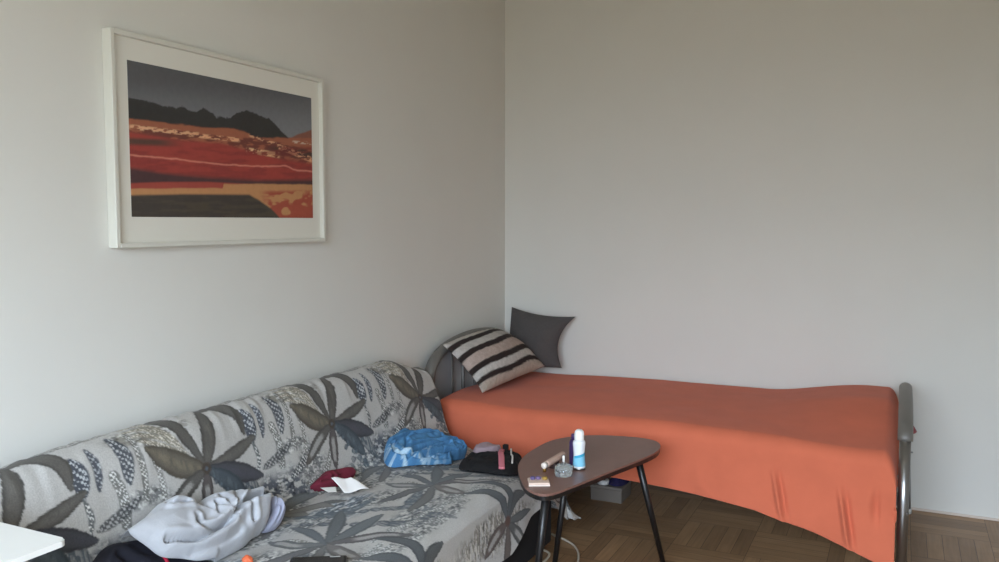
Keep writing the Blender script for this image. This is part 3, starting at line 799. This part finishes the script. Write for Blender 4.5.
# light grey hoodie
hood_m = mat('grey_fleece', (182, 184, 189), .95, noise=.03, nscale=60, bump=.3, bscale=260, sheen=.2)
hout = [(-2.83, -.183), (-2.804, -.204), (-2.746, -.217), (-2.684, -.24), (-2.654, -.229), (-2.642, -.203), (-2.603, -.19), (-2.575, -.20), (-2.535, -.206), (-2.444, -.18), (-2.399, -.157), (-2.372, -.138),
        (-2.385, -.10), (-2.42, -.05), (-2.471, -.042), (-2.523, -.028), (-2.585, -.024), (-2.64, -.025), (-2.7, -.038), (-2.743, -.064), (-2.79, -.091), (-2.81, -.133)]
hcr = [([(-2.774, -.115), (-2.71, -.088), (-2.651, -.083), (-2.59, -.091), (-2.535, -.114), (-2.483, -.129), (-2.425, -.125)], .026, .0075), ([(-2.669, -.137), (-2.677, -.11), (-2.636, -.093), (-2.582, -.091)], .015, .006),
       ([(-2.58, -.156), (-2.601, -.116)], .013, .005), ([(-2.578, -.158), (-2.559, -.113)], .013, .005), ([(-2.557, -.115), (-2.539, -.175)], .013, .006), ([(-2.495, -.119), (-2.502, -.069)], .016, .006),
       ([(-2.68, -.235), (-2.702, -.205)], .012, .006), ([(-2.388, -.134), (-2.427, -.122), (-2.485, -.126)], .018, .007), ([(-2.701, -.21), (-2.653, -.194)], .014, .006), ([(-2.72, -.06), (-2.64, -.05), (-2.56, -.055)], .007, .008),
       ([(-2.48, -.17), (-2.52, -.14), (-2.535, -.114)], .012, .006)]
nout = [(-2.882, -.187), (-2.845, -.194), (-2.806, -.186), (-2.772, -.178), (-2.73, -.15), (-2.68, -.09), (-2.65, -.045), (-2.67, -.022), (-2.76, -.018), (-2.87, -.03), (-2.94, -.08), (-2.925, -.15)]
def on_navy(P):
    d = to_sofa(SN)(P); a = P[..., 1]; b = (P[..., 0]-P[..., 2])/R2
    o = spline(nout, 60, True); ins = np.zeros(a.shape, bool)
    for i in range(len(o)):
        (x1, y1), (x2, y2) = o[i], o[(i+1) % len(o)]
        ins ^= ((y1 > b) != (y2 > b)) & (a < (x2-x1)*(b-y1)/(y2-y1+1e-12)+x1)
    near = np.full(a.shape, 9.)
    for p in o: near = np.minimum(near, np.hypot(a-p[0], b-p[1]))
    w = np.where(ins, 1., 1-sstep(0, .02, near))
    return d*(1-w)+np.minimum(d, .006)*w
hd = heap('hoodie', hout, SP(.86), SN, on_navy, .032, hood_m, hcr, .007, 5, .09, .035,
          extra=lambda a, b, c: .022*np.exp(-(((a+2.44)/.07)**2+((b+.085)/.035)**2))+.016*np.exp(-(((a+2.74)/.07)**2+((b+.15)/.05)**2)))
tag(hd, 'light grey fleece hoodie crumpled on the near end of the sofa', 'hoodie')
cuff = heap('cuff', [(-2.384, -.128), (-2.362, -.118), (-2.344, -.088), (-2.345, -.055), (-2.372, -.037), (-2.408, -.042), (-2.415, -.062), (-2.398, -.10)], SP(.875), SN, to_sofa(SN), .030,
            mat('ribbed_grey', (162, 164, 182), .95, bump=.4, bscale=300), [([(-2.385, -.115), (-2.412, -.05)], .010, .004), ([(-2.372, -.11), (-2.396, -.042)], .010, .004), ([(-2.357, -.10), (-2.378, -.042)], .010, .004)], .002, 3, parent=hd, na=90, nr=40)
# navy top with red piping
ncol = lambda a, b: np.broadcast_to(np.array(lin((30, 31, 42))), a.shape+(3,))
nv_ = heap('navy_top', nout, SP(.79), SN, lambda P: to_sofa(SN)(P)-.009, .010, mat('navy_jersey', (30, 31, 42), .9, bump=.2, bscale=250, noise=.1, nscale=30), [([(-2.86, -.15), (-2.82, -.08), (-2.78, -.02)], .012, .01)], .007, 9, .08, .03)
tag(nv_, 'dark navy top with red piping lying half under the grey hoodie', 'clothing')
pv = spline([(-2.777, -.168), (-2.768, -.142), (-2.760, -.106), (-2.766, -.06), (-2.78, -.01)], 30); pq = SP(.79)(pv[:, 0], pv[:, 1])+np.array(SN)*.012
me_ = nv_.data; nvv = np.array([v.co for v in me_.vertices])+np.array(nv_.location)
def on_top(p, o_v, nrm, off=.002):
    d = o_v-p; n = np.array(nrm); al = d@n; lat = np.linalg.norm(d-al[:, None]*n, axis=1); k = np.argsort(lat)[:8]
    return p+n*(al[k].max()+off)
pq = [on_top(p, nvv, SN) for p in pq]
pp = obj('piping', tube(pq, .0045, 8), mat('red_piping', (176, 34, 60), .8), nv_, True); pp.location = -nv_.location
# blue shirt
def bcol(a, b):
    c = np.zeros(a.shape+(3,)); c[:] = lin((82, 134, 178))
    k = sstep(.52, .60, fnoise(a/.012, b/.014, 4, 2))*np.clip(sstep(.36, .39, a)*sstep(-1.46, -1.52, b)*.6+sstep(-1.575, -1.61, b), 0, 1); c = c*(1-k[..., None]*.8)+np.array(lin((190, 214, 226)))*k[..., None]*.8
    k = sstep(.52, .6, fnoise(a/.03, b/.02, 24, 2)); return c*(1-k[..., None]*.35)+np.array(lin((58, 104, 150)))*k[..., None]*.35
UP = (0, 0, 1)
TPk = .40; TN = np.array([TPk, 0, 1.])/math.hypot(TPk, 1)
TPf = lambda a, b: np.stack([a, b, .50-TPk*(a-.25)], -1)
bl_ = heap('blue_shirt', [(.254, -1.589), (.245, -1.488), (.256, -1.409), (.305, -1.298), (.35, -1.30), (.40, -1.272), (.45, -1.285), (.456, -1.358), (.449, -1.421), (.471, -1.469), (.432, -1.563), (.386, -1.641), (.349, -1.672), (.304, -1.658)],
           TPf, TN, to_sofa(TN), .004, print_mat('blue_print', .9, 220, .1, .3),
           [([(.365, -1.60), (.372, -1.52), (.385, -1.40), (.404, -1.29)], .016, .006), ([(.374, -1.64), (.39, -1.50), (.405, -1.38)], .014, .005), ([(.398, -1.587), (.42, -1.462), (.438, -1.382)], .014, .005),
            ([(.275, -1.56), (.294, -1.42), (.325, -1.31)], .010, .006), ([(.32, -1.647), (.36, -1.628)], .012, .005), ([(.34, -1.60), (.30, -1.53)], .010, .006), ([(.42, -1.33), (.36, -1.42), (.33, -1.55)], .012, .006)], .004, 3, .05, .022, colour=bcol, layers=((.026, .014, .006), (.045, .010, .006)))
tag(bl_, 'bright blue shirt with pale speckles crumpled at the far end of the sofa', 'shirt')
# black garment
black_m = mat('black_cloth', (18, 16, 17), .9, bump=.2, bscale=250)
bk = heap('black_garment', [(.545, -1.525), (.505, -1.47), (.50, -1.40), (.56, -1.335), (.61, -1.33), (.60, -1.275), (.625, -1.255), (.66, -1.28), (.715, -1.32), (.739, -1.425), (.729, -1.50), (.695, -1.519), (.63, -1.524)],
          ZP(.412), UP, to_sofa(UP), .018, black_m, [([(.56, -1.48), (.64, -1.40), (.70, -1.36)], .012, .008)], .009, 14, .05, .025)
tag(bk, 'crumpled black garment with pink strap on sofa beside the table', 'clothing')
bkv = np.array([v.co for v in bk.data.vertices])+np.array(bk.location)
def strip(pts, rad, flat, m, name, par, seg=10):
    pts = spline([(x, y, .43) for x, y in pts], 22); pts = [on_top(p, bkv, UP, .003) for p in pts]
    zs = np.convolve(np.pad([p[2] for p in pts], 2, 'edge'), np.ones(5)/5, 'valid'); pts = [(p[0], p[1], z) for p, z in zip(pts, zs)]
    o = obj(name, tube(pts, rad, seg, flat=flat), m, par, True); o.location = -par.location; return o
strip([(.612, -1.31), (.638, -1.374), (.675, -1.446), (.708, -1.512)], .011, (.35, 1.1, (0, 0, 1)), mat('pink_webbing', (204, 118, 130), .8), 'strap', bk)
strip([(.648, -1.30), (.676, -1.36), (.70, -1.40), (.722, -1.45)], .0035, None, mat('white_cord', (222, 216, 210), .7), 'drawstring', bk)
o = obj('clip', box((.608, -1.30, .415), (.630, -1.282, .448), .004), black_m, bk); o.location = -bk.location
# pale scarf
sc_ = heap('pale_scarf', [(.47, -1.285), (.50, -1.235), (.573, -1.235), (.592, -1.262), (.585, -1.30), (.56, -1.322), (.50, -1.345)], ZP(.425), UP, to_sofa(UP), .008, mat('mauve_knit', (160, 140, 146), .95, bump=.3), [], .004, 21, .04, .02, na=120, nr=30)
tag(sc_, 'thin greyish pink scarf between the black garment and the bed', 'scarf')
# maroon cloth and papers in the crease
mr_ = heap('maroon_cloth', [(-2.073, -.133), (-2.013, -.15), (-1.968, -.158), (-1.881, -.14), (-1.846, -.123), (-1.862, -.10), (-1.945, -.092), (-1.991, -.092), (-2.05, -.11)], SP(.735), SN, to_sofa(SN), .012,
           mat('maroon_cotton', (112, 34, 52), .9, bump=.25, noise=.08), [([(-1.97, -.15), (-1.985, -.11)], .010, .006), ([(-2.04, -.13), (-1.99, -.12)], .008, .006)], .005, 31, .05, .018, na=150, nr=40)
tag(mr_, 'small maroon cloth tucked where the sofa seat meets its back', 'cloth')
def sheet(name, q, label, col, lift):
    n = 14; u, v = np.meshgrid(np.linspace(0, 1, n), np.linspace(0, 1, n), indexing='ij')
    q = np.array(q, float); X = q[0]*((1-u)*(1-v))[..., None]+q[1]*(u*(1-v))[..., None]+q[2]*(u*v)[..., None]+q[3]*((1-u)*v)[..., None]
    X[..., 2] = np.maximum(X[..., 2]+lift(u, v), seat_top(X[..., 0], X[..., 1])+.001); org = X.reshape(-1, 3).mean(0)
    o = link(name, grid_mesh(name, X-org), mat(name+'_stock', col, .7)); o.location = org
    t = o.modifiers.new('t', 'SOLIDIFY'); t.thickness = .0015
    tag(o, label, 'paper'); return o
sheet('paper_sheet', [(.314, -2.027, .475), (.365, -1.984, .47), (.431, -1.973, .44), (.382, -2.045, .438)], 'blank white sheet of paper lying on the sofa by the maroon cloth', (234, 231, 228), lambda u, v: .003*np.sin(u*7+v*3))
sheet('paper_slip', [(.298, -2.064, .452), (.345, -2.040, .455), (.363, -2.062, .447), (.335, -2.070, .444)], 'narrow white paper slip poking out under the larger sheet', (214, 212, 206), lambda u, v: 0*u-.003)

# phone and orange wrapper at the bottom edge
ph = thing('mobile_phone', 'black mobile phone lying on the sofa seat in front of the hoodie', 'phone', (.655, -2.535, float(seat_top(.655, -2.535))+.008))
ph.rotation_euler = (0, 0, math.radians(32))
obj('body', box((-.075, -.036, 0), (.075, .036, .010), .004, 3), mat('phone_black', (20, 18, 18), .35), ph)
obj('screen', box((-.068, -.032, .0101), (.068, .032, .0106)), mat('phone_glass', (14, 13, 14), .15), ph)
obj('badge', box((.030, .0235, .0107), (.058, .0285, .0112)), mat('badge_silver', (190, 188, 186), .4), ph)
bm = bmesh.new(); bmesh.ops.create_icosphere(bm, subdivisions=3, radius=.0135)
for v in bm.verts:
    q = v.co.copy(); f = 1+.25*math.sin(q.x*260+q.z*170)*math.cos(q.y*230); v.co = Vector((q.x*1.25*f, q.y*.8*f, q.z*.75*f))
wr = obj('candy_wrapper', bm, mat('orange_foil', (214, 104, 66), .4), None, True); wr.location = (.452, -2.565+.0, .447)
tag(wr, 'small crumpled orange wrapper in front of the grey hoodie', 'wrapper')
wz = float(seat_top(.472, -2.60)); wr.location = (.472, -2.60, wz+.014)

# ------------------------------------------------------------------ floor things
cord_m = mat('cream_cable', (206, 196, 176), .5)
pc_ = spline([(.715, -1.03, .006), (.735, -1.045, .006), (.79, -1.07, .006), (.85, -1.115, .006), (.90, -1.20, .006), (.93, -1.33, .006), (.90, -1.50, .006), (.80, -1.48, .006), (.80, -1.36, .006), (.79, -1.24, .006), (.73, -1.2, .006)], 90)
tag(obj('power_cord', tube(pc_, .0045, 10), cord_m, None, True), 'thin cream power cord curving over the floor under the coffee table', 'cord')
bx = thing('storage_box', 'low grey box on the floor in the shade under the bed', 'box', (.785, -.44, 0))
obj('body', box((-.078, -.08, 0), (.078, .08, .062), .004), mat('grey_card', (122, 114, 106), .8), bx)
obj('lid', box((-.081, -.083, .0622), (.081, .083, .076), .004), mat('grey_card_lid', (128, 120, 112), .8), bx)
tr = thing('tape_roll', 'white tape roll lying on the grey box under the bed', 'roll', (.762, -.49, .0765))
obj('roll', lathe([(.012, 0), (.026, 0), (.028, .003), (.028, .019), (.026, .022), (.012, .022), (.012, 0)]), mat('tape_white', (226, 226, 224), .5), tr, True)
obj('core', lathe([(.0085, .001), (.0118, .001), (.0118, .021), (.0085, .021), (.0085, .001)]), mat('tape_core', (120, 118, 116), .7), tr, True)
bag = heap('indigo_bag', [(.795, -.50), (.84, -.51), (.865, -.47), (.862, -.40), (.80, -.385), (.775, -.43)], ZP(.078), (0, 0, 1), lambda P: np.full(P.shape[:-1], .0005), .05, mat('indigo_cloth', (44, 40, 84), .9, bump=.2),
     [([(.80, -.49), (.83, -.44), (.85, -.42)], .012, .008)], .010, 5, .05)
tag(bag, 'dark indigo cloth bag crumpled on top of the grey box under the bed', 'bag')

# ------------------------------------------------------------------ light: daylight through the window behind the camera
Wd = bpy.data.worlds.new('daylight'); S.world = Wd; Wd.use_nodes = True
nt = Wd.node_tree; bg = nt.nodes['Background']
tc = nt.nodes.new('ShaderNodeTexCoord'); sx = nt.nodes.new('ShaderNodeSeparateXYZ'); nt.links.new(tc.outputs['Generated'], sx.inputs[0])
mr = nt.nodes.new('ShaderNodeMapRange'); mr.inputs['From Min'].default_value = -1; mr.inputs['From Max'].default_value = 1
nt.links.new(sx.outputs['Z'], mr.inputs['Value'])
rp = nt.nodes.new('ShaderNodeValToRGB'); nt.links.new(mr.outputs['Result'], rp.inputs['Fac'])
cr = rp.color_ramp; cr.elements[0].position = .0; cr.elements[0].color = (.14, .13, .10, 1)
cr.elements[1].position = 1.; cr.elements[1].color = (1.35, 1.62, 2.0, 1)
for p, c in ((.47, (.15, .14, .105, 1)), (.52, (.42, .47, .52, 1)), (.575, (.66, .77, .90, 1)), (.66, (1.20, 1.42, 1.70, 1))):
    e = cr.elements.new(p); e.color = c
nt.links.new(rp.outputs['Color'], bg.inputs['Color']); bg.inputs['Strength'].default_value = 17.5
L = bpy.data.lights.new('window_portal', 'AREA'); L.shape = 'RECTANGLE'; L.size = WX1-WX0; L.size_y = WZ1-WZ0; L.cycles.is_portal = True
lo = bpy.data.objects.new('window_portal', L); COL.objects.link(lo); lo.location = ((WX0+WX1)/2, RY0-.06, (WZ0+WZ1)/2); lo.rotation_euler = (math.radians(90), 0, 0)

# ------------------------------------------------------------------ camera
cam = bpy.data.cameras.new('camera'); co = bpy.data.objects.new('camera', cam); COL.objects.link(co)
cam.sensor_width = 36; cam.lens = 835/999*36; cam.clip_start = .02
psi = math.atan(405.5*math.cos(math.atan(59/835))/835); pit = math.atan(59/835)
fw = Vector((-math.sin(psi)*math.cos(pit), math.cos(psi)*math.cos(pit), -math.sin(pit)))
co.location = (2.037, -4.275, 1.34); co.rotation_euler = fw.to_track_quat('-Z', 'Y').to_euler()
S.camera = co
S.view_settings.view_transform = 'Standard'; S.view_settings.look = 'None'; S.view_settings.gamma = 1; S.view_settings.exposure = 0
S.view_settings.use_curve_mapping = False
S.cycles.use_denoising = True
S.cycles.max_bounces = 10; S.cycles.diffuse_bounces = 8
